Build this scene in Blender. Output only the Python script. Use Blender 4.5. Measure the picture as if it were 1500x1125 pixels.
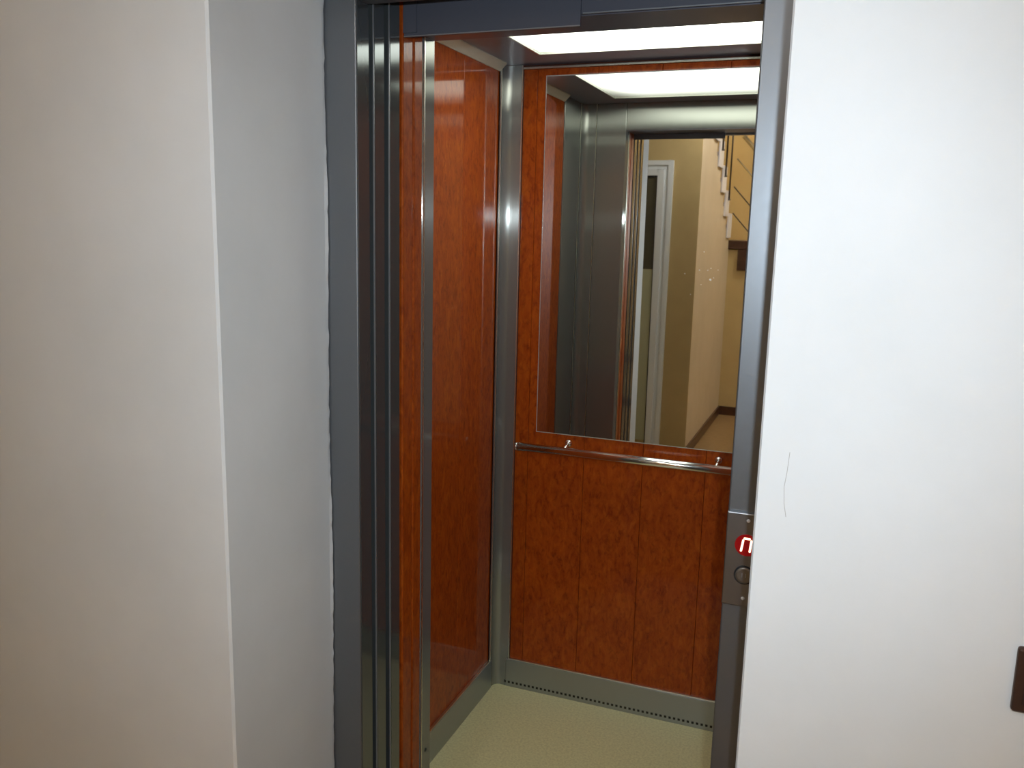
import bpy, bmesh, math, random
from mathutils import Vector, Matrix

for o in list(bpy.data.objects):
    bpy.data.objects.remove(o)
scene = bpy.context.scene
COL = scene.collection
random.seed(7)

# ------------------------------------------------------------------ camera
F_PX, YAW, PITCH, ROLL = 1266.57, 0.3662, 0.1776, 0.0235
EYE = Vector((0.0, 0.0, 1.55))
_f = Vector((-math.sin(YAW) * math.cos(PITCH), math.cos(YAW) * math.cos(PITCH), -math.sin(PITCH)))
_r = Vector((math.cos(YAW), math.sin(YAW), 0.0))
_u = _r.cross(_f)
RIGHT = math.cos(ROLL) * _r + math.sin(ROLL) * _u
UP = -math.sin(ROLL) * _r + math.cos(ROLL) * _u
cam_d = bpy.data.cameras.new('camera')
cam_d.sensor_width = 36.0
cam_d.lens = F_PX / 1500.0 * 36.0
cam_d.clip_start = 0.02
cam = bpy.data.objects.new('camera', cam_d)
COL.objects.link(cam)
cam.matrix_world = Matrix(((RIGHT.x, UP.x, -_f.x, EYE.x), (RIGHT.y, UP.y, -_f.y, EYE.y),
                           (RIGHT.z, UP.z, -_f.z, EYE.z), (0, 0, 0, 1)))
scene.camera = cam

# ------------------------------------------------------------------ world, light, exposure
world = bpy.data.worlds.new('world')
world.use_nodes = True
world.node_tree.nodes['Background'].inputs[0].default_value = (0.5, 0.45, 0.4, 1)
world.node_tree.nodes['Background'].inputs[1].default_value = 0.02
scene.world = world
FLASH_POWER = 25.0
HALL_POWER = 6.6
STAIR_POWER = 72.0
CAR_LIGHT = 2.3
# the camera's own flash, a few centimetres right of and above the lens
fl = bpy.data.lights.new('camera_flash', 'SPOT')
fl.energy = FLASH_POWER
fl.color = (0.77, 0.90, 1.0)
fl.shadow_soft_size = 0.012
fl.spot_size = math.radians(96)
fl.spot_blend = 1.0
flo = bpy.data.objects.new('camera_flash', fl)
COL.objects.link(flo)
flo.location = EYE + RIGHT * 0.046 + UP * 0.075 - _f * 0.0
flo.rotation_euler = (_f + RIGHT * 0.04).to_track_quat('-Z', 'Y').to_euler()
scene.view_settings.view_transform = 'Standard'
scene.view_settings.look = 'None'
scene.view_settings.gamma = 1.0
scene.view_settings.use_curve_mapping = False
scene.view_settings.exposure = 1.0

# ------------------------------------------------------------------ dimensions (metres)
XL, XR = -1.034, 0.024            # lift car side walls
YB, YI = 2.578, 1.733             # car back wall, inner face of the front return
XO, XQ = -0.857, -0.153           # door opening, left and right
YF = 1.415                        # front face of the landing frame
YW = 1.086                        # hall face of the plastered wall
ZO = 1.938                        # top of the opening
ZC = 2.04                         # car ceiling
XNL, XNR = -0.92, -0.090          # sides of the recess at the frame

# ------------------------------------------------------------------ materials
def mat(name, color=(0.5, 0.5, 0.5), rough=0.5, metal=0.0, coat=0.0, coat_rough=0.05, aniso=0.0,
        emit=None, emit_s=0.0, spec=0.5):
    m = bpy.data.materials.new(name)
    m.use_nodes = True
    b = m.node_tree.nodes['Principled BSDF']
    b.inputs['Base Color'].default_value = (*color, 1)
    b.inputs['Roughness'].default_value = rough
    b.inputs['Metallic'].default_value = metal
    b.inputs['Coat Weight'].default_value = coat
    b.inputs['Coat Roughness'].default_value = coat_rough
    b.inputs['Specular IOR Level'].default_value = spec
    if aniso:
        b.inputs['Anisotropic'].default_value = aniso
        c = m.node_tree.nodes.new('ShaderNodeCombineXYZ')
        c.inputs[2].default_value = 1.0
        b.inputs['Anisotropic Rotation'].default_value = 0.25
        m.node_tree.links.new(c.outputs[0], b.inputs['Tangent'])
    if emit:
        b.inputs['Emission Color'].default_value = (*emit, 1)
        b.inputs['Emission Strength'].default_value = emit_s
    return m

def nn(m, t, **kw):
    n = m.node_tree.nodes.new(t)
    for k, v in kw.items():
        setattr(n, k, v)
    return n

def lk(m, a, b):
    m.node_tree.links.new(a, b)

def coords(m, scale=(1, 1, 1)):
    tc = nn(m, 'ShaderNodeTexCoord')
    mp = nn(m, 'ShaderNodeMapping')
    mp.inputs['Scale'].default_value = scale
    lk(m, tc.outputs['Object'], mp.inputs['Vector'])
    return mp.outputs[0]

def noise(m, vec, scale, detail=4, rough=0.55, dist=0.0):
    n = nn(m, 'ShaderNodeTexNoise')
    n.inputs['Scale'].default_value = scale
    n.inputs['Detail'].default_value = detail
    n.inputs['Roughness'].default_value = rough
    n.inputs['Distortion'].default_value = dist
    lk(m, vec, n.inputs['Vector'])
    return n.outputs['Fac']

def ramp(m, fac, stops):
    r = nn(m, 'ShaderNodeValToRGB')
    e = r.color_ramp.elements
    e[0].position, e[0].color = stops[0][0], (*stops[0][1], 1)
    e[1].position, e[1].color = stops[-1][0], (*stops[-1][1], 1)
    for p, c in stops[1:-1]:
        x = e.new(p)
        x.color = (*c, 1)
    lk(m, fac, r.inputs['Fac'])
    return r.outputs['Color']

def bump(m, fac, strength, dist):
    b = nn(m, 'ShaderNodeBump')
    b.inputs['Strength'].default_value = strength
    b.inputs['Distance'].default_value = dist
    lk(m, fac, b.inputs['Height'])
    lk(m, b.outputs[0], m.node_tree.nodes['Principled BSDF'].inputs['Normal'])

def bsdf(m):
    return m.node_tree.nodes['Principled BSDF']

def plaster(name, lo, hi, rough=0.75):
    m = mat(name, hi, rough, spec=0.3)
    v = coords(m)
    c = ramp(m, noise(m, v, 3.5, 5, 0.6), [(0.3, lo), (0.7, hi)])
    lk(m, c, bsdf(m).inputs['Base Color'])
    bump(m, noise(m, v, 30, 6, 0.6), 0.10, 0.004)
    return m

M = {}
M['plaster'] = plaster('white_plaster', (0.71, 0.725, 0.735), (0.77, 0.785, 0.80))
M['ochre'] = plaster('ochre_plaster', (0.50, 0.365, 0.16), (0.56, 0.41, 0.185))
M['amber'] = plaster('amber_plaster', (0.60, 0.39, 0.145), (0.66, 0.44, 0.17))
M['sand'] = plaster('sand_plaster', (0.56, 0.45, 0.30), (0.62, 0.50, 0.345))
M['ceil'] = plaster('ceiling_paint', (0.75, 0.73, 0.68), (0.8, 0.78, 0.74))
M['crack'] = mat('plaster_crack', (0.42, 0.41, 0.40), 0.9)

def wood_mat():
    m = mat('burl_laminate', (0.2, 0.05, 0.01), 0.5, coat=0.45, coat_rough=0.06, spec=0.12)
    v = coords(m, (1, 1, 0.45))
    v2 = coords(m, (1, 1, 0.16))
    a = noise(m, v, 34, 6, 0.68, 1.4)
    b = noise(m, v2, 120, 4, 0.6, 0.5)
    mx = nn(m, 'ShaderNodeMath', operation='MULTIPLY_ADD')
    lk(m, b, mx.inputs[0]); mx.inputs[1].default_value = 0.35
    lk(m, a, mx.inputs[2])
    c = ramp(m, mx.outputs[0], [(0.44, (0.26, 0.038, 0.002)), (0.60, (0.335, 0.054, 0.003)),
                                (0.72, (0.385, 0.068, 0.004)), (0.90, (0.45, 0.095, 0.006))])
    v3 = coords(m, (1, 1, 0.55))
    fk = ramp(m, noise(m, v3, 75, 5, 0.65, 0.5), [(0.30, (0.62, 0.55, 0.5)), (0.52, (1, 1, 1))])
    mm = nn(m, 'ShaderNodeMix', data_type='RGBA', blend_type='MULTIPLY')
    mm.inputs[0].default_value = 1.0
    lk(m, c, mm.inputs[6]); lk(m, fk, mm.inputs[7])
    lk(m, mm.outputs[2], bsdf(m).inputs['Base Color'])
    return m
M['wood'] = wood_mat()
M['seam'] = mat('seam_backing', (0.10, 0.02, 0.004), 0.6)

def steel(name, col, rough, aniso, var=0.06):
    m = mat(name, col, rough, 1.0, aniso=aniso)
    v = coords(m, (1, 1, 0.02))
    n = noise(m, v, 900, 2, 0.5)
    mr = nn(m, 'ShaderNodeMapRange')
    mr.inputs['To Min'].default_value = max(0.03, rough - var)
    mr.inputs['To Max'].default_value = rough + var
    lk(m, n, mr.inputs['Value'])
    lk(m, mr.outputs[0], bsdf(m).inputs['Roughness'])
    return m
def brushed(name, col, rough, an):
    # vertically brushed sheet: highlights spread sideways only
    m = bpy.data.materials.new(name); m.use_nodes = True
    nt = m.node_tree; nt.nodes.remove(nt.nodes['Principled BSDF'])
    g = nn(m, 'ShaderNodeBsdfAnisotropic'); g.distribution = 'GGX'
    g.inputs['Color'].default_value = (*col, 1)
    g.inputs['Roughness'].default_value = rough
    g.inputs['Anisotropy'].default_value = an
    g.inputs['Rotation'].default_value = 0.0
    c = nn(m, 'ShaderNodeCombineXYZ'); c.inputs[2].default_value = 1.0
    lk(m, c.outputs[0], g.inputs['Tangent'])
    d = nn(m, 'ShaderNodeBsdfDiffuse'); d.inputs['Color'].default_value = (0.34, 0.37, 0.385, 1)
    mx = nn(m, 'ShaderNodeMixShader'); mx.inputs[0].default_value = 0.28
    lk(m, g.outputs[0], mx.inputs[1]); lk(m, d.outputs[0], mx.inputs[2])
    lk(m, mx.outputs[0], nt.nodes['Material Output'].inputs['Surface'])
    return m
M['steel'] = brushed('brushed_steel', (0.37, 0.375, 0.345), 0.22, 0.8)
M['steel_door'] = mat('dark_door_steel', (0.15, 0.165, 0.17), 0.10, 0.65)
M['skirt'] = steel('skirting_steel', (0.42, 0.45, 0.50), 0.42, 0.0, 0.02)
M['ceil_steel'] = mat('ceiling_steel', (0.29, 0.32, 0.40), 0.30, 0.4)
M['chrome'] = mat('chrome', (0.88, 0.89, 0.88), 0.17, 1.0)
M['trim_bright'] = mat('bright_trim', (0.80, 0.82, 0.74), 0.30, 1.0)
M['dark'] = mat('dark_gap', (0.012, 0.012, 0.014), 0.7)
M['header_plate'] = mat('header_plate_paint', (0.105, 0.11, 0.14), 0.45, 0.2)
M['edge_metal'] = mat('edge_metal', (0.45, 0.47, 0.50), 0.35, 0.7)
M['cove'] = mat('cove_metal', (0.72, 0.72, 0.60), 0.4, 0.35)
M['soffit'] = mat('header_soffit_paint', (0.16, 0.165, 0.21), 0.34, 0.5)

def frame_mat():
    m = mat('grey_frame_paint', (0.215, 0.23, 0.25), 0.36, 0.82)
    v = coords(m)
    n = noise(m, v, 60, 5, 0.65)
    mr = nn(m, 'ShaderNodeMapRange')
    mr.inputs['To Min'].default_value = 0.34
    mr.inputs['To Max'].default_value = 0.48
    lk(m, n, mr.inputs['Value'])
    lk(m, mr.outputs[0], bsdf(m).inputs['Roughness'])
    return m
M['frame'] = frame_mat()

def mirror_mat():
    m = mat('silvered_glass', (0.86, 0.88, 0.84), 0.015, 1.0)
    return m
M['mirror'] = mirror_mat()
M['mirror_edge'] = mat('polished_glass_edge', (0.80, 0.84, 0.82), 0.25, 0.3)

def lino():
    m = mat('speckled_lino', (0.4, 0.36, 0.2), 0.42, spec=0.4)
    v = coords(m)
    a = ramp(m, noise(m, v, 140, 5, 0.7), [(0.32, (0.62, 0.59, 0.31)), (0.6, (0.80, 0.765, 0.43))])
    s = ramp(m, noise(m, v, 46, 6, 0.75), [(0.70, (1, 1, 1)), (0.78, (0.45, 0.42, 0.35))])
    mx = nn(m, 'ShaderNodeMix', data_type='RGBA', blend_type='MULTIPLY')
    mx.inputs[0].default_value = 1.0
    lk(m, a, mx.inputs[6]); lk(m, s, mx.inputs[7])
    lk(m, mx.outputs[2], bsdf(m).inputs['Base Color'])
    return m
M['lino'] = lino()

def stone(name, lo, hi, rough=0.25):
    m = mat(name, hi, rough)
    v = coords(m)
    c = ramp(m, noise(m, v, 26, 6, 0.7), [(0.3, lo), (0.7, hi)])
    lk(m, c, bsdf(m).inputs['Base Color'])
    return m
M['tile'] = stone('brown_floor_stone', (0.20, 0.115, 0.045), (0.30, 0.18, 0.075), 0.3)
M['brown_stone'] = stone('dark_brown_stone', (0.045, 0.016, 0.008), (0.085, 0.032, 0.014), 0.3)
M['white_tile'] = mat('white_step_tile', (0.78, 0.76, 0.78), 0.3)
M['pvc'] = mat('white_pvc', (0.80, 0.82, 0.80), 0.35)
M['gasket'] = mat('black_gasket', (0.012, 0.012, 0.012), 0.5)
M['pane_dark'] = mat('dark_door_glass', (0.075, 0.065, 0.032), 0.2, spec=0.6)
M['pane_pale'] = mat('pale_glass_reflection', (0.48, 0.48, 0.30), 0.4)  # bright reflection in the door glass, put into the colour
M['rail_dark'] = mat('dark_rail_metal', (0.10, 0.085, 0.075), 0.35, 0.7)
M['switch'] = mat('bronze_switch', (0.085, 0.048, 0.036), 0.36, 0.55)
M['panel'] = steel('call_panel_steel', (0.275, 0.285, 0.305), 0.36, 0.0, 0.02)
M['window_red'] = mat('red_display_window', (0.12, 0.002, 0.004), 0.18, emit=(1.0, 0.01, 0.015), emit_s=0.07)
M['digit'] = mat('lit_digit', (1, 0.6, 0.45), 0.5, emit=(1.0, 0.50, 0.32), emit_s=2.2)
M['button'] = mat('button_steel', (0.26, 0.245, 0.225), 0.35, 0.9)
M['bright_screw'] = mat('screw_metal', (0.9, 0.92, 0.95), 0.5, 0.4)
M['fleck'] = mat('white_fleck', (0.9, 0.9, 0.88), 0.6)

def diffuser():
    m = mat('lit_diffuser', (0.8, 0.82, 0.78), 0.4)
    b = bsdf(m)
    b.inputs['Emission Color'].default_value = (0.95, 1.0, 0.90, 1)
    # brighter along the tube behind the sheet, as any backlit diffuser is
    tc = nn(m, 'ShaderNodeTexCoord')
    sp = nn(m, 'ShaderNodeSeparateXYZ')
    lk(m, tc.outputs['Object'], sp.inputs[0])
    d = nn(m, 'ShaderNodeMath', operation='SUBTRACT'); lk(m, sp.outputs[1], d.inputs[0]); d.inputs[1].default_value = 2.22
    a = nn(m, 'ShaderNodeMath', operation='ABSOLUTE'); lk(m, d.outputs[0], a.inputs[0])
    mr = nn(m, 'ShaderNodeMapRange')
    mr.interpolation_type = 'SMOOTHSTEP'
    mr.inputs['From Min'].default_value = 0.05
    mr.inputs['From Max'].default_value = 0.39
    mr.inputs['To Min'].default_value = CAR_LIGHT
    mr.inputs['To Max'].default_value = CAR_LIGHT * 0.10
    lk(m, a.outputs[0], mr.inputs['Value'])
    d2 = nn(m, 'ShaderNodeMath', operation='SUBTRACT'); lk(m, sp.outputs[0], d2.inputs[0]); d2.inputs[1].default_value = -0.505
    a2 = nn(m, 'ShaderNodeMath', operation='ABSOLUTE'); lk(m, d2.outputs[0], a2.inputs[0])
    m2 = nn(m, 'ShaderNodeMapRange'); m2.interpolation_type = 'SMOOTHSTEP'
    m2.inputs['From Min'].default_value = 0.22; m2.inputs['From Max'].default_value = 0.40
    m2.inputs['To Min'].default_value = 1.0; m2.inputs['To Max'].default_value = 0.17
    lk(m, a2.outputs[0], m2.inputs['Value'])
    pr = nn(m, 'ShaderNodeMath', operation='MULTIPLY'); lk(m, mr.outputs[0], pr.inputs[0]); lk(m, m2.outputs[0], pr.inputs[1])
    lk(m, pr.outputs[0], b.inputs['Emission Strength'])
    return m
M['diffuser'] = diffuser()

# ------------------------------------------------------------------ mesh helpers
def bx(bm, x0, x1, y0, y1, z0, z1):
    v = [bm.verts.new((x, y, z)) for x in (x0, x1) for y in (y0, y1) for z in (z0, z1)]
    for q in ((0, 1, 3, 2), (4, 6, 7, 5), (0, 4, 5, 1), (2, 3, 7, 6), (0, 2, 6, 4), (1, 5, 7, 3)):
        bm.faces.new([v[i] for i in q])

def prism(bm, poly, axis, a, b):
    """poly: 2D outline; extruded along axis ('x','y','z') from a to b."""
    def P(p, t):
        return {'z': (p[0], p[1], t), 'y': (p[0], t, p[1]), 'x': (t, p[0], p[1])}[axis]
    A = [bm.verts.new(P(p, a)) for p in poly]
    B = [bm.verts.new(P(p, b)) for p in poly]
    n = len(poly)
    for i in range(n):
        bm.faces.new((A[i], A[(i + 1) % n], B[(i + 1) % n], B[i]))
    bm.faces.new(A)
    bm.faces.new(B[::-1])

def tube(bm, p0, p1, r, seg=20, r2=None):
    p0, p1 = Vector(p0), Vector(p1)
    d = (p1 - p0).normalized()
    t = Vector((0, 0, 1)) if abs(d.z) < 0.9 else Vector((1, 0, 0))
    a = d.cross(t).normalized(); b = d.cross(a)
    r2 = r if r2 is None else r2
    A = [bm.verts.new(p0 + (a * math.cos(2 * math.pi * i / seg) + b * math.sin(2 * math.pi * i / seg)) * r) for i in range(seg)]
    B = [bm.verts.new(p1 + (a * math.cos(2 * math.pi * i / seg) + b * math.sin(2 * math.pi * i / seg)) * r2) for i in range(seg)]
    for i in range(seg):
        f = bm.faces.new((A[i], A[(i + 1) % seg], B[(i + 1) % seg], B[i])); f.smooth = True
    bm.faces.new(A); bm.faces.new(B[::-1])

def lathe(bm, prof, c, axis='y', seg=32):
    """prof: (radius, offset along axis) pairs; c: centre."""
    rings = []
    for r, h in prof:
        ring = []
        for i in range(seg):
            t = 2 * math.pi * i / seg
            x, y = r * math.cos(t), r * math.sin(t)
            ring.append(bm.verts.new({'y': (c[0] + x, c[1] + h, c[2] + y), 'z': (c[0] + x, c[1] + y, c[2] + h)}[axis]))
        rings.append(ring)
    for a, b in zip(rings, rings[1:]):
        for i in range(seg):
            f = bm.faces.new((a[i], a[(i + 1) % seg], b[(i + 1) % seg], b[i])); f.smooth = True
    bm.faces.new(rings[0]); bm.faces.new(rings[-1][::-1])

def obj(name, bm, m, parent=None, bevel=0.0, seg=2):
    if bevel:
        bmesh.ops.remove_doubles(bm, verts=bm.verts, dist=1e-6)
        es = [e for e in bm.edges if len(e.link_faces) == 2 and e.calc_face_angle(0) > 0.6]
        bmesh.ops.bevel(bm, geom=es, offset=bevel, segments=seg, profile=0.5, affect='EDGES', clamp_overlap=True)
    bmesh.ops.recalc_face_normals(bm, faces=bm.faces)
    me = bpy.data.meshes.new(name)
    bm.to_mesh(me); bm.free()
    if m is not None:
        me.materials.append(M[m])
    o = bpy.data.objects.new(name, me)
    COL.objects.link(o)
    if parent is not None:
        o.parent = parent
        o.matrix_parent_inverse = Matrix.Translation(parent.location).inverted()
    return o

def box(name, m, parent, x0, x1, y0, y1, z0, z1, bevel=0.0, seg=2):
    bm = bmesh.new(); bx(bm, x0, x1, y0, y1, z0, z1)
    return obj(name, bm, m, parent, bevel, seg)

def tag(o, label, cat, group=None, kind=None):
    o['label'] = label; o['category'] = cat
    if group: o['group'] = group
    if kind: o['kind'] = kind
    return o

def thing(name, loc, label, cat, group=None, kind=None):
    o = bpy.data.objects.new(name, None)
    o.empty_display_size = 0.05
    o.location = loc
    COL.objects.link(o)
    return tag(o, label, cat, group, kind)

def struct(o, label, cat):
    return tag(o, label, cat, None, 'structure')

# ================================================================== HALL SHELL
# plastered wall, left of the lift: splayed recess side with a ragged edge lapping onto the frame
def wall_left_mesh():
    bm = bmesh.new()
    n = 190
    z0, z1 = 0.0, 2.6
    cols = []
    for i in range(n + 1):
        z = z0 + (z1 - z0) * i / n
        j = 0.0016 * math.sin(z * 9.1) + random.uniform(-0.0011, 0.0011)
        k = 0.0010 * math.sin(z * 2.3 + 1)
        cols.append([bm.verts.new(p) for p in (
            (-2.3, YW, z), (-0.911 + k, YW, z), (-0.907 + k, YW + 0.004, z),
            (XNL + 0.0003, YF - 0.012, z), (XNL + j, YF - 0.003, z), (XNL - 0.003 + j, YF - 0.0005, z), (-2.3, YF - 0.0005, z))])
    for a, b in zip(cols, cols[1:]):
        for i in range(7):
            f = bm.faces.new((a[i], a[(i + 1) % 7], b[(i + 1) % 7], b[i]))
    bm.faces.new(cols[0][::-1]); bm.faces.new(cols[-1])
    return obj('wall_left', bm, 'plaster')
struct(wall_left_mesh(), 'white plastered wall and deep recess side left of the lift frame', 'wall')

bm = bmesh.new()
prism(bm, [(-0.083, YW), (-0.080, YW - 0.003 + 0.003), (2.0, YW), (2.0, YF - 0.0005), (XNR, YF - 0.0005), (-0.0855, YW + 0.004)], 'z', 0, 2.6)
wr = struct(obj('wall_right', bm, 'plaster'), 'bright white plastered wall right of the lift, carrying the brown switch', 'wall')
# hairline crack in the plaster: a thin chain just proud of the wall
bm = bmesh.new()
pts = [(-0.049, 1.288), (-0.0505, 1.262), (-0.0525, 1.243), (-0.0510, 1.222), (-0.0475, 1.205)]
for (x0, z0), (x1, z1) in zip(pts, pts[1:]):
    prism(bm, [(x0 - 0.00035, z0), (x0 + 0.00035, z0), (x1 + 0.00035, z1), (x1 - 0.00035, z1)], 'y', YW - 0.0002, YW + 0.001)
ck = obj('hairline_crack', bm, 'crack', wr)
ck['label'] = 'hairline crack in the white plaster'

struct(box('wall_lintel', 'plaster', None, -0.905, -0.0865, YW + 0.001, YF - 0.002, 2.02, 2.598),
       'white plastered wall above the lift opening', 'wall')
# hall behind the photographer (seen in the mirror)
YA, XB, YC, YD = -0.765, -0.965, -2.40, -3.40
struct(box('floor', 'tile', None, -2.3, 2.0, -3.4, YF, -0.06, 0.0), 'polished brown stone floor of the hall', 'floor')
struct(box('ceiling_hall', 'ceil', None, -2.42, 2.12, YD - 0.12, YF, 4.0, 4.08), 'off-white ceiling over the stairwell', 'ceiling')
struct(box('ceiling_lobby', 'ceil', None, -2.3, 2.0, YA, YF, 2.6, 2.72), 'off-white ceiling of the lift lobby', 'ceiling')
struct(box('wall_hall_side', 'ochre', None, -2.42, -2.301, YD, YF, 0.0, 4.0), 'ochre plastered wall at the far left end of the hall', 'wall')
struct(box('wall_hall_end', 'ochre', None, 2.001, 2.12, YD, YF, 0.0, 4.0), 'ochre plastered wall at the right end of the hall', 'wall')
bm = bmesh.new(); bx(bm, -2.3, XB - 0.101, YA - 0.12, YA, 0.0, 2.6); bx(bm, XB - 0.101, XB, YA - 0.003, YA, 0.0, 2.6)
struct(obj('wall_rear', bm, 'ochre'), 'ochre wall with the white framed door, reflected in the mirror', 'wall')
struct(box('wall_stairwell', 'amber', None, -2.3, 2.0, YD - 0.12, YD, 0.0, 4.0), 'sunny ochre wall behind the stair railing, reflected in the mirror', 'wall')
# stairs: the stepped side walls under the flights belong to the staircase
st = thing('staircase', (-1.5, -2.9, 0), 'dark brown stone staircase with a landing and white step-end tiles, reflected in the mirror', 'staircase', kind='structure')
RISE, GO = 0.172, 0.235
bm = bmesh.new()
poly = [(YA - 0.0032, 0.0), (YC - 0.12, 0.0), (YC - 0.12, 1.42)]
y, z = -2.36, 1.42
poly.append((y, z))
steps = []
for i in range(7):
    steps.append((y, z))
    z += RISE
    poly.append((y, z))
    y += GO
    poly.append((y, z))
    if y > YA - 0.02: break
poly[-1] = (YA - 0.0032, z)
prism(bm, poly, 'x', XB - 0.10, XB)
sp_ = obj('spandrel', bm, 'sand', st); sp_['label'] = 'pale plastered stepped side wall under the upper flight'
# wall under the lower flight
bm = bmesh.new()
prism(bm, [(XB, 0), (2.0, 0), (2.0, 0.0), (0.55, 0.05), (-0.60, 1.12), (-0.79, 1.25), (-0.886, 1.25), (-0.886, 1.42), (XB, 1.42)], 'y', YC - 0.12, YC)
us_ = obj('under_stair_wall', bm, 'ochre', st); us_['label'] = 'ochre plastered wall under the landing'
# dark skirting boards in the hall
struct(box('baseboard_spandrel', 'brown_stone', None, XB, XB + 0.012, YC + 0.012, YA, 0.0, 0.075), 'dark brown skirting along the pale stepped wall', 'skirting')
struct(box('baseboard_under_stair', 'brown_stone', None, XB, 0.5, YC, YC + 0.012, 0.0, 0.075), 'dark brown skirting along the ochre wall under the landing', 'skirting')

# ------------------------------------------------------------------ hall door (reflected)
d = thing('door_2', (-1.6, YA, 0), 'white framed hall door with a dark glass pane, reflected in the mirror', 'door', kind='structure')
bm = bmesh.new()
x1, zt = -1.145, 2.022
def casing(bm, x0, x1, zt, w, y0, y1):
    bx(bm, x1 - w, x1, y0, y1, 0, zt); bx(bm, x0, x0 + w, y0, y1, 0, zt); bx(bm, x0 + w, x1 - w, y0, y1, zt - w, zt)
casing(bm, -2.09, x1, zt, 0.032, YA, YA + 0.022); obj('casing', bm, 'pvc', d, 0.003)
bm = bmesh.new(); casing(bm, -2.058, x1 - 0.032, zt - 0.032, 0.026, YA, YA + 0.012); obj('door_frame', bm, 'pvc', d, 0.002)
bm = bmesh.new(); casing(bm, -2.032, x1 - 0.058, zt - 0.058, 0.042, YA, YA + 0.026); lf = obj('door_leaf', bm, 'pvc', d, 0.004)
bm = bmesh.new(); casing(bm, -1.990, x1 - 0.100, zt - 0.100, 0.009, YA, YA + 0.014); obj('gasket', bm, 'gasket', lf)
box('glass_pane', 'pane_dark', lf, -1.981, x1 - 0.109, YA, YA + 0.008, 1.30, zt - 0.109)
box('pale_reflection', 'pane_pale', lf, -1.981, x1 - 0.109, YA, YA + 0.010, 0.10, 1.298)  # pale sheet painted as the bright reflection in the lower glass
bm = bmesh.new(); tube(bm, (-1.95, YA + 0.03, 1.05), (-1.95, YA + 0.06, 1.05), 0.008); tube(bm, (-1.95, YA + 0.06, 1.05), (-1.83, YA + 0.06, 1.05), 0.008)
obj('door_handle', bm, 'chrome', lf)

# ------------------------------------------------------------------ stairs (reflected)
box('landing_slab', 'brown_stone', st, -2.3, -0.79, YD + 0.001, YC + 0.02, 1.425, 1.495, 0.004)
for i, (y, z) in enumerate(steps):
    box('tread', 'brown_stone', st, -2.05, XB - 0.001, y + 0.0, min(y + GO + 0.02, YA - 0.121), z + RISE + 0.001, z + RISE + 0.032, 0.003)
    box('riser', 'brown_stone', st, -2.05, XB - 0.102, y - 0.02, y - 0.001, z + 0.03, z + RISE, 0.0)
    # white tile capping each step end
    box('step_end_tile', 'white_tile', st, XB + 0.001, XB + 0.014, y - 0.02, y + 0.19, z + RISE - 0.075, z + RISE + 0.034 + 0.09, 0.002)
z, x = 1.425, -0.886
box('riser', 'brown_stone', st, x, x + 0.10, YD + 0.001, YC + 0.02, 1.25, 1.424)
for i in range(6):
    zt = 1.32 - 0.17 * i
    xx = -0.785 + 0.155 * i
    box('tread', 'brown_stone', st, xx, xx + 0.18, YD + 0.001, YC + 0.02, zt - 0.07, zt, 0.003)
    box('riser', 'brown_stone', st, xx + 0.155, xx + 0.18, YD + 0.001, YC + 0.015, zt - 0.17, zt - 0.071)

rl = bpy.data.objects.new('stair_railing', None); COL.objects.link(rl); rl.parent = st; rl.matrix_parent_inverse = Matrix.Translation(st.location).inverted()
rl['label'] = 'slanting metal railing with thin rods over the landing'
def rod(name, xa, za, r, m, n=1.1, x2=0.25):
    bm = bmesh.new(); tube(bm, (xa, YC + 0.0, za), (x2, YC + 0.0, za - n * (x2 - xa)), r, 14)
    return obj(name, bm, m, rl)
rod('rod', -0.942, 2.164, 0.0065, 'chrome')
rod('rod', -0.954, 1.937, 0.005, 'rail_dark')
rod('rod', -0.951, 1.722, 0.005, 'rail_dark')
rod('handrail', -0.90, 2.345, 0.019, 'chrome')
for px in (-0.74, 0.0):
    bm = bmesh.new(); tube(bm, (px, YC, max(0.0, 1.25 - 1.1 * (px + 0.70))), (px, YC, 2.345 - 1.1 * (px + 0.90)), 0.014, 14); obj('post', bm, 'rail_dark', rl)
for y, z0 in ((-1.55, 2.165), (-1.78, 1.99), (-2.06, 1.825)):
    bm = bmesh.new(); tube(bm, (XB + 0.021, y, z0), (XB + 0.021, y, z0 + 0.9), 0.0065, 12); r2 = obj('railing_post', bm, 'rail_dark', st)
    bm = bmesh.new(); lathe(bm, [(0.012, 0), (0.012, 0.012)], (XB + 0.021, y, z0 - 0.012), 'z', 16); obj('foot_cap', bm, 'rail_dark', r2)

# ------------------------------------------------------------------ lobby lamp and added stairwell light
def globe(name, c, r, label, power, col):
    t = thing(name, c, label, 'lamp')
    bm = bmesh.new(); bmesh.ops.create_uvsphere(bm, u_segments=32, v_segments=16, radius=r, matrix=Matrix.Translation(c))
    for f in bm.faces: f.smooth = True
    # the glass itself is the light source
    M[name] = mat(name + '_glass', (0.9, 0.88, 0.84), 0.4, emit=col, emit_s=power / (math.pi * 4 * math.pi * r * r))
    g = obj('globe', bm, name, t)
    bm = bmesh.new(); lathe(bm, [(0.06, r * 0.86), (0.06, r + 0.03)], c, 'z', 24); obj('base', bm, 'pvc', t)
    return t
globe('ceiling_lamp', (-0.60, -0.30, 2.45), 0.11, 'round glass ceiling lamp of the lift lobby', HALL_POWER, (0.97, 0.97, 1.0))
globe('stairwell_fill', (0.3, -1.7, 3.84), 0.12, 'added unseen globe light that brightens the stairwell wall', STAIR_POWER, (0.98, 0.97, 0.95))  # added light, out of view, only to brighten the stairwell wall

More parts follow.
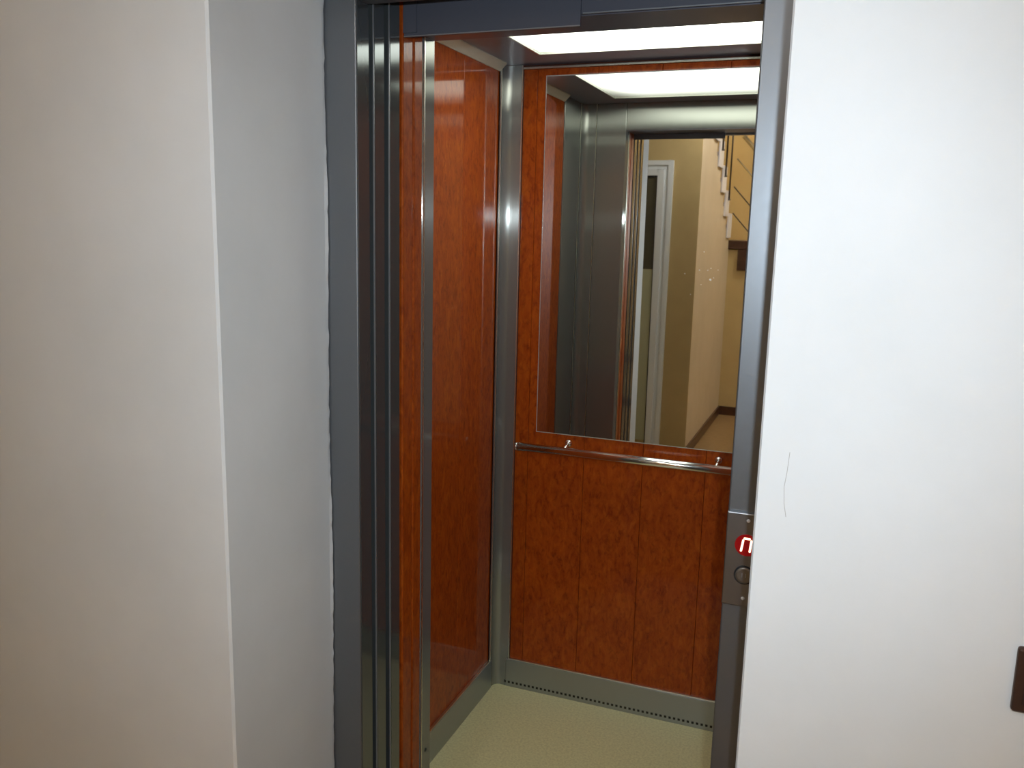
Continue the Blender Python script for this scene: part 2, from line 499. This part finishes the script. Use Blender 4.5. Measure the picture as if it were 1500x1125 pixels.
# ================================================================== LANDING FRAME
fr = thing('door_1', ((XO + XQ) / 2, YF, 0), 'grey painted steel landing frame around the lift opening', 'door frame', kind='structure')
for a, b, e, sg in ((XNL - 0.03, XO, XO, 1), (XQ, XNR + 0.03, XQ, -1)):
    jb = box('jamb', 'frame', fr, a, b, YF, 1.4585, 0, 2.02, 0.0022)
    box('jamb_lining', 'steel_door', jb, *sorted((e - sg * 0.002, e + sg * 0.0006)), YF + 0.0035, 1.459, 0.001, ZO + 0.006, 0.0004, 1)
box('header', 'frame', fr, XO + 0.0008, XQ - 0.0008, YF + 0.0005, 1.459, ZO + 0.007, 2.02, 0.0012)
box('shaft_post', 'dark', fr, -1.30, XO - 0.03, 1.461, 1.477, 0, 2.2)
box('shaft_post', 'dark', fr, XQ + 0.004, 0.3, 1.461, 1.60, 0, 2.2)
box('track_cover', 'dark', fr, -1.30, 0.3, 1.461, 1.588, 2.045, 2.2, 0.001)
box('sill', 'skirt', fr, -1.25, 0.05, YF + 0.001, 1.70, -0.03, -0.001, 0.001)

# two telescopic landing door panels, slid open into the pocket on the left
def door_panel(name, label, group, m, y0, y1, x1, w, edge=0.003):
    t = thing(name, (x1 - w / 2, (y0 + y1) / 2, 0), label, 'lift door', group)
    box('skin', m, t, x1 - w, x1, y0, y1, 0.006, 2.04, edge)
    bm = bmesh.new()
    bx(bm, x1 - 0.0030, x1 - 0.0004, y0 - 0.0006, y0 + 0.0012, 0.01, 2.038)
    obj('edge_glint', bm, 'edge_metal', t)  # lighter strip: light caught on the door's bevelled edge, put into the colour
    return t
door_panel('landing_door_panel', 'dark steel sliding door panel next to the grey frame jamb', 'landing door panels', 'steel_door', 1.479, 1.519, XO, 0.37)
door_panel('landing_door_panel', 'dark steel sliding door panel next to the wood-faced panels', 'landing door panels', 'steel_door', 1.538, 1.580, XO, 0.37)
def car_panel(label, y0, y1):
    t = thing('car_door_panel', (XO - 0.18, (y0 + y1) / 2, 0), label, 'lift door', 'wood-faced car door panels')
    box('skin', 'wood', t, XO - 0.36, XO, y0, y1, 0.006, 2.04, 0.003)
    return t
car_panel('narrow red-brown wood-faced sliding door edge beside the dark steel panels', 1.592, 1.634)
car_panel('narrow red-brown wood-faced sliding door edge beside the steel car post', 1.640, 1.677)

# ================================================================== LIFT CAR
struct(box('floor_car', 'lino', None, XL, XR, 1.68, YB, -0.03, 0.0), 'beige speckled linoleum floor of the lift car', 'floor')

def groove_panel(name, parent, ax, a0, a1, z0, z1, plane, depth):
    """one laminate board; ax 'x' = on the back wall, 'y' = on a side wall"""
    g = 0.0005
    if ax == 'x':
        return box(name, 'wood', parent, a0 + g, a1 - g, plane, plane + depth, z0, z1, 0.0008, 1)
    return box(name, 'wood', parent, min(plane, plane + depth), max(plane, plane + depth), a0 + g, a1 - g, z0, z1, 0.0008, 1)

ZS, ZW = 0.100, 2.026
wb = struct(box('wall_back', 'seam', None, XL - 0.03, XR + 0.03, YB + 0.012, YB + 0.04, 0, 2.10), 'red-brown burl laminate back wall of the lift car', 'wall')
seams = [XL + 0.061, -0.928, -0.738, -0.548, -0.355, -0.165, XR - 0.061]
for a, b in zip(seams, seams[1:]):
    groove_panel('laminate_board', wb, 'x', a, b, ZS, ZW, YB, 0.0118)
box('skirting', 'skirt', wb, XL + 0.05, XR - 0.05, YB - 0.010, YB + 0.0118, 0.0, ZS, 0.0015)
box('skirting_lip', 'trim_bright', wb, XL + 0.061, XR - 0.061, YB - 0.0095, YB + 0.0, ZS + 0.0002, ZS + 0.0035, 0.0008, 1)
bm = bmesh.new()
x = XL + 0.045
while x < XR - 0.05:
    bx(bm, x, x + 0.0075, YB - 0.0106, YB - 0.009, 0.013, 0.0205)
    x += 0.0146
vh = obj('vent_slots', bm, 'dark', wb); vh['kind'] = 'stuff'; vh['label'] = 'row of small dark vent holes along the bottom edge'
box('top_trim', 'trim_bright', wb, XL + 0.061, XR - 0.061, YB - 0.006, YB + 0.0118, ZW + 0.0005, ZW + 0.007, 0.0008, 1)

def side_wall(name, sx, label):
    X = XL if sx < 0 else XR
    o = -0.0118 if sx < 0 else 0.0118
    w = struct(box(name, 'seam', None, min(X + o * 1.02, X + o * 3), max(X + o * 1.02, X + o * 3), 1.70, YB + 0.011, 0, 2.10), label, 'wall')
    ys = [1.972, 2.275, YB - 0.049]
    for a, b in zip(ys, ys[1:]):
        groove_panel('laminate_board', w, 'y', a, b, ZS, ZW - 0.006, X, o)
    # broad steel strip at the front end of the side wall
    box('steel_strip', 'steel', w, min(X - o * 0.3, X + o), max(X - o * 0.3, X + o), 1.775, 1.970, 0.0, ZC, 0.0015)
    # skirting
    box('skirting', 'skirt', w, min(X - o * 0.85, X + o), max(X - o * 0.85, X + o), 1.972, YB - 0.04, 0.0, ZS, 0.0015)
    box('skirting_lip', 'trim_bright', w, min(X - o * 0.8, X), max(X - o * 0.8, X), 1.972, YB - 0.05, ZS + 0.0002, ZS + 0.0035, 0.0008, 1)
    # bright bevelled strip between boards and ceiling
    bm = bmesh.new()
    s = 1 if sx < 0 else -1
    prism(bm, [(X, ZC - 0.024), (X + s * 0.004, ZC - 0.024), (X + s * 0.024, ZC - 0.004), (X + s * 0.024, ZC - 0.0005), (X, ZC - 0.0005)], 'y', 1.98, YB - 0.05)
    obj('cove_strip', bm, 'cove', w)
    return w
side_wall('wall_car_left', -1, 'glossy red-brown laminate left side wall of the lift car')
side_wall('wall_car_right', 1, 'laminate right side wall of the lift car behind the right jamb')

def corner_post(label, cx, cy, sx, sy):
    """steel corner post: two flat flanges and a hollow (concave) face between them"""
    t = thing('corner_post', (cx, cy, 0), label, 'corner post', 'steel corner posts')
    f1, f2 = 0.049, 0.061
    b1, b2 = 0.030, 0.031
    pts = [(0, 0), (0.004, f1), (0.007, f1), (0.007, b1 + 0.003)]
    for i in range(1, 9):
        a = math.pi / 2 * i / 9
        pts.append((0.007 + (b2 - 0.007) * (1 - math.cos(a)) , 0.007 + (b1 - 0.004) * (1 - math.sin(a))))
    pts += [(b2 + 0.003, 0.007), (f2, 0.007), (f2, 0.004)]
    # outline runs corner -> side flange -> hollow -> back flange
    bm = bmesh.new()
    prism(bm, [(cx + sx * a, cy + sy * b) for a, b in pts], 'z', 0.0, ZC - 0.001)
    obj('post_profile', bm, 'steel', t)
    bm = bmesh.new()
    bx(bm, *sorted((cx + sx * 0.0068, cx + sx * 0.0085)), *sorted((cy + sy * (f1 - 0.0035), cy + sy * f1)), 0.001, ZC - 0.002)
    obj('edge_bead', bm, 'trim_bright', t)
    bm = bmesh.new()
    bx(bm, *sorted((cx + sx * (f2 - 0.003), cx + sx * f2)), *sorted((cy + sy * 0.0068, cy + sy * 0.0085)), 0.001, ZC - 0.002)
    obj('edge_bead', bm, 'trim_bright', t)
    return t
corner_post('steel corner post between the left side wall and the back wall', XL, YB, 1, -1)
corner_post('steel corner post at the right end of the back wall, behind the jamb', XR, YB, -1, -1)
corner_post('steel front corner post left of the opening, seen in the mirror', XL, YI, 1, 1)
corner_post('steel front corner post right of the opening, behind the jamb', XR, YI, -1, 1)

# front return panels and transom
for nm, x0, x1, lab in (('wall_front_return', XL - 0.03, XO, 'brushed steel front panel of the car left of the opening, seen in the mirror'),
                        ('wall_front_return', XQ, XR + 0.03, 'brushed steel front panel of the car behind the right jamb')):
    w = thing(nm, ((x0 + x1) / 2, 1.7, 0), lab, 'wall panel', kind='structure')
    box('sheet', 'steel', w, x0, x1, 1.680, YI, 0.0, ZC, 0.0022)
    e = x1 if x1 == XO else x0
    s = 1 if x1 == XO else -1
    box('edge_bead', 'trim_bright', w, *sorted((e + s * 0.0002, e + s * 0.0022)), 1.6815, 1.6850, 0.001, ZO)
    if s == 1:
        bm = bmesh.new(); tube(bm, (e - 0.001, 1.708, 0.305), (e + 0.0012, 1.708, 0.305), 0.0045, 14)
        obj('screw', bm, 'dark', w)
tr = thing('wall_transom', ((XO + XQ) / 2, 1.7, ZO), 'brushed steel transom over the car opening, seen in the mirror', 'wall panel', kind='structure')
box('sheet', 'steel', tr, XO + 0.001, XQ - 0.001, 1.660, YI, ZO, ZC, 0.0015)
box('soffit_plate', 'soffit', tr, XO + 0.001, XQ - 0.001, 1.606, YI - 0.001, ZO - 0.002, ZO - 0.0002, 0.0)
box('front_plate', 'header_plate', tr, XO + 0.001, XQ + 0.15, 1.600, 1.6055, ZO, 2.2, 0.0)
box('front_lip', 'edge_metal', tr, -0.492, XQ - 0.001, 1.5985, 1.5998, ZO, ZO + 0.0022)
lp = box('hanging_plate', 'header_plate', tr, XO + 0.001, -0.495, 1.594, 1.5995, ZO - 0.022, 2.2, 0.0)
box('plate_lip', 'edge_metal', lp, XO + 0.001, -0.495, 1.5925, 1.5938, ZO - 0.022, ZO - 0.020)
box('side_tab', 'header_plate', lp, XO + 0.001, XO + 0.030, 1.590, 1.5925, ZO - 0.015, 2.1)

# ceiling with the lit diffuser
LX0, LX1, LY0, LY1 = -0.875, -0.135, 1.87, 2.43
cl = thing('ceiling', ((XL + XR) / 2, 2.15, ZC), 'dark polished steel ceiling of the lift car', 'ceiling', kind='structure')
bm = bmesh.new()
for a in ((XL - 0.03, LX0, 1.68, YB + 0.03), (LX1, XR + 0.03, 1.68, YB + 0.03), (LX0, LX1, 1.68, LY0), (LX0, LX1, LY1, YB + 0.03)):
    bx(bm, *a, ZC, ZC + 0.03)
bmesh.ops.remove_doubles(bm, verts=bm.verts, dist=1e-6)
obj('ceiling_sheet', bm, 'ceil_steel', cl)
lt = thing('ceiling_light', ((LX0 + LX1) / 2, 2.15, ZC), 'bright white lit diffuser panel in the lift car ceiling', 'light')
box('diffuser', 'diffuser', lt, LX0 + 0.001, LX1 - 0.001, LY0 + 0.001, LY1 - 0.001, ZC + 0.004, ZC + 0.012)
bm = bmesh.new()
for a in ((LX0, LX0 + 0.006, LY0, LY1), (LX1 - 0.006, LX1, LY0, LY1), (LX0 + 0.006, LX1 - 0.006, LY0, LY0 + 0.006), (LX0 + 0.006, LX1 - 0.006, LY1 - 0.006, LY1)):
    bx(bm, *a, ZC - 0.003, ZC + 0.0035)
obj('frame', bm, 'trim_bright', lt)
for px in (LX1 - 0.05,):
    for py in (LY0 + 0.35, LY0 + 0.47):
        bm = bmesh.new(); lathe(bm, [(0.004, 0), (0.004, 0.002)], (px, py, ZC + 0.0018), 'z', 12); obj('screw', bm, 'skirt', lt)

# ------------------------------------------------------------------ mirror
MX0, MX1, MZ0, MZ1 = -0.9, -0.11, 0.906, 2.006
mi = thing('mirror', ((MX0 + MX1) / 2, YB, MZ0), 'large frameless mirror on the back wall above the handrail', 'mirror')
box('glass', 'mirror', mi, MX0 + 0.003, MX1 - 0.003, YB - 0.006, YB - 0.0005, MZ0 + 0.003, MZ1 - 0.003)
bm = bmesh.new()
o_ = [(MX0, MZ0), (MX1, MZ0), (MX1, MZ1), (MX0, MZ1)]
i_ = [(MX0 + 0.003, MZ0 + 0.003), (MX1 - 0.003, MZ0 + 0.003), (MX1 - 0.003, MZ1 - 0.003), (MX0 + 0.003, MZ1 - 0.003)]
for k in range(4):
    j = (k + 1) % 4
    a, b, c, e = o_[k], o_[j], i_[j], i_[k]
    v = [bm.verts.new(q) for q in ((a[0], YB - 0.0005, a[1]), (b[0], YB - 0.0005, b[1]), (b[0], YB - 0.004, b[1]), (a[0], YB - 0.004, a[1]),
                                   (c[0], YB - 0.0062, c[1]), (e[0], YB - 0.0062, e[1]), (c[0], YB - 0.0005, c[1]), (e[0], YB - 0.0005, e[1]))]
    for q in ((0, 1, 2, 3), (3, 2, 4, 5), (5, 4, 6, 7), (7, 6, 1, 0)):
        bm.faces.new([v[i] for i in q])
ed = obj('ground_edge', bm, 'mirror_edge', mi); ed['label'] = 'pale ground glass edge'
bm = bmesh.new()
for fx, fz, s in ((-0.375, 1.375, 0.0024), (-0.366, 1.381, 0.0010), (-0.384, 1.402, 0.0013), (-0.375, 1.408, 0.0012), (-0.408, 1.402, 0.0014),
                  (-0.401, 1.36, 0.001), (-0.398, 1.455, 0.0012), (-0.45, 1.39, 0.0009), (-0.43, 1.33, 0.0009), (-0.355, 1.404, 0.0009)):
    s, fz = s * 1.5, fz + 0.042
    prism(bm, [(fx + s * math.cos(a * 1.047) * random.uniform(0.7, 1.4), fz + s * math.sin(a * 1.047) * random.uniform(0.6, 1.1)) for a in range(6)], 'y', YB - 0.0066, YB - 0.0059)
fk = obj('mirror_flecks', bm, 'fleck', mi); fk['kind'] = 'stuff'; fk['label'] = 'tiny white flecks on the glass'  # small white marks on the mirror face

# ------------------------------------------------------------------ handrail
HY, HZ, HR = YB - 0.050, 0.863, 0.0135
hr = thing('handrail', (-0.5, YB, HZ), 'polished chrome handrail across the back wall under the mirror', 'handrail')
bm = bmesh.new(); tube(bm, (-0.945, HY, HZ), (-0.065, HY, HZ), HR, 28); obj('tube', bm, 'chrome', hr)
for ex, s in ((-0.945, -1), (-0.065, 1)):
    bm = bmesh.new(); tube(bm, (ex, HY, HZ), (ex + s * 0.008, HY, HZ), HR + 0.0012, 28, HR * 0.75); obj('end_cap', bm, 'chrome', hr)
for bxx in (-0.790, -0.318):
    bm = bmesh.new()
    tube(bm, (bxx, YB - 0.0005, HZ + 0.016), (bxx, HY + 0.004, HZ + 0.006), 0.0055, 16)
    b = obj('bracket', bm, 'chrome', hr)
    bm = bmesh.new(); lathe(bm, [(0.013, -0.0005), (0.012, -0.004), (0.007, -0.009), (0.002, -0.011)], (bxx, YB, HZ + 0.016), 'y', 20); obj('rosette', bm, 'chrome', b)

# ------------------------------------------------------------------ landing call panel on the right jamb
PX0, PX1, PZ0, PZ1, PY = -0.1535, -0.0915, 0.938, 1.100, YF - 0.008
cp = thing('call_panel', ((PX0 + PX1) / 2, YF, PZ0), 'grey steel lift call panel with red lit display on the right jamb', 'call panel')
box('plate', 'panel', cp, PX0, PX1, PY, YF - 0.0002, PZ0, PZ1, 0.0018)
cxp = -0.119
def stadium(bm, cx, cz, w, h, y0, y1, seg=14):
    r = h / 2; o = w / 2 - r
    pts = [(cx + o + r * math.cos(t), cz + r * math.sin(t)) for t in [-math.pi / 2 + math.pi * i / seg for i in range(seg + 1)]]
    pts += [(cx - o + r * math.cos(t), cz + r * math.sin(t)) for t in [math.pi / 2 + math.pi * i / seg for i in range(seg + 1)]]
    prism(bm, pts, 'y', y0, y1)
bm = bmesh.new(); stadium(bm, cxp, 1.046, 0.0385, 0.037, PY - 0.0012, PY - 0.0001)
dw = obj('display_window', bm, 'window_red', cp); dw['label'] = 'red lit display window'
bm = bmesh.new()
def seg_bar(bm, a, b, w):
    (x0, z0), (x1, z1) = a, b
    dx, dz = x1 - x0, z1 - z0
    L = math.hypot(dx, dz); nx, nz = -dz / L * w / 2, dx / L * w / 2
    tx, tz = dx / L * w * 0.4, dz / L * w * 0.4
    prism(bm, [(x0 + nx, z0 + nz), (x0 - tx, z0 - tz), (x0 - nx, z0 - nz), (x1 - nx, z1 - nz), (x1 + tx, z1 + tz), (x1 + nx, z1 + nz)], 'y', PY - 0.0018, PY - 0.0013)
seg_bar(bm, (-0.1275, 1.0355), (-0.1248, 1.0545), 0.0032)
seg_bar(bm, (-0.1235, 1.0575), (-0.1140, 1.0575), 0.0032)
seg_bar(bm, (-0.1135, 1.0355), (-0.1118, 1.0550), 0.0032)
dg = obj('lit_letter', bm, 'digit', dw); dg['label'] = 'glowing letter П'
bm = bmesh.new(); lathe(bm, [(0.0165, -0.0001), (0.0165, -0.0010), (0.0148, -0.0012), (0.0142, -0.0001)], (cxp - 0.001, PY, 0.994), 'y', 32)
rg = obj('button_ring', bm, 'dark', cp)
bm = bmesh.new(); lathe(bm, [(0.0140, -0.0002), (0.0140, -0.0022), (0.0128, -0.0032), (0.009, -0.0030), (0.003, -0.0026)], (cxp - 0.001, PY, 0.994), 'y', 32)
bt = obj('button', bm, 'button', cp)
bm = bmesh.new()
for dx in (-0.0035, 0.0022):
    prism(bm, [(cxp - 0.001 + dx, 0.9905), (cxp + 0.0004 + dx, 0.9905), (cxp + 0.0004 + dx, 0.9975), (cxp - 0.001 + dx, 0.9975)], 'y', PY - 0.0036, PY - 0.0025)
obj('button_mark', bm, 'skirt', bt)
for z in (1.088, 0.953):
    bm = bmesh.new(); lathe(bm, [(0.0032, -0.0001), (0.0030, -0.0010), (0.0016, -0.0018)], (cxp, PY, z), 'y', 16); obj('screw', bm, 'bright_screw', cp)

# ------------------------------------------------------------------ light switch on the right wall
sw = thing('light_switch', (0.26, YW, 1.01), 'dark bronze light switch on the white wall right of the lift', 'light switch')
box('plate', 'switch', sw, 0.2185, 0.2985, YW - 0.010, YW - 0.0002, 1.010, 1.090, 0.004, 3)
for a in (0.229, 0.2594):
    box('rocker', 'switch', sw, a, a + 0.0286, YW - 0.0135, YW - 0.0101, 1.021, 1.079, 0.0015)
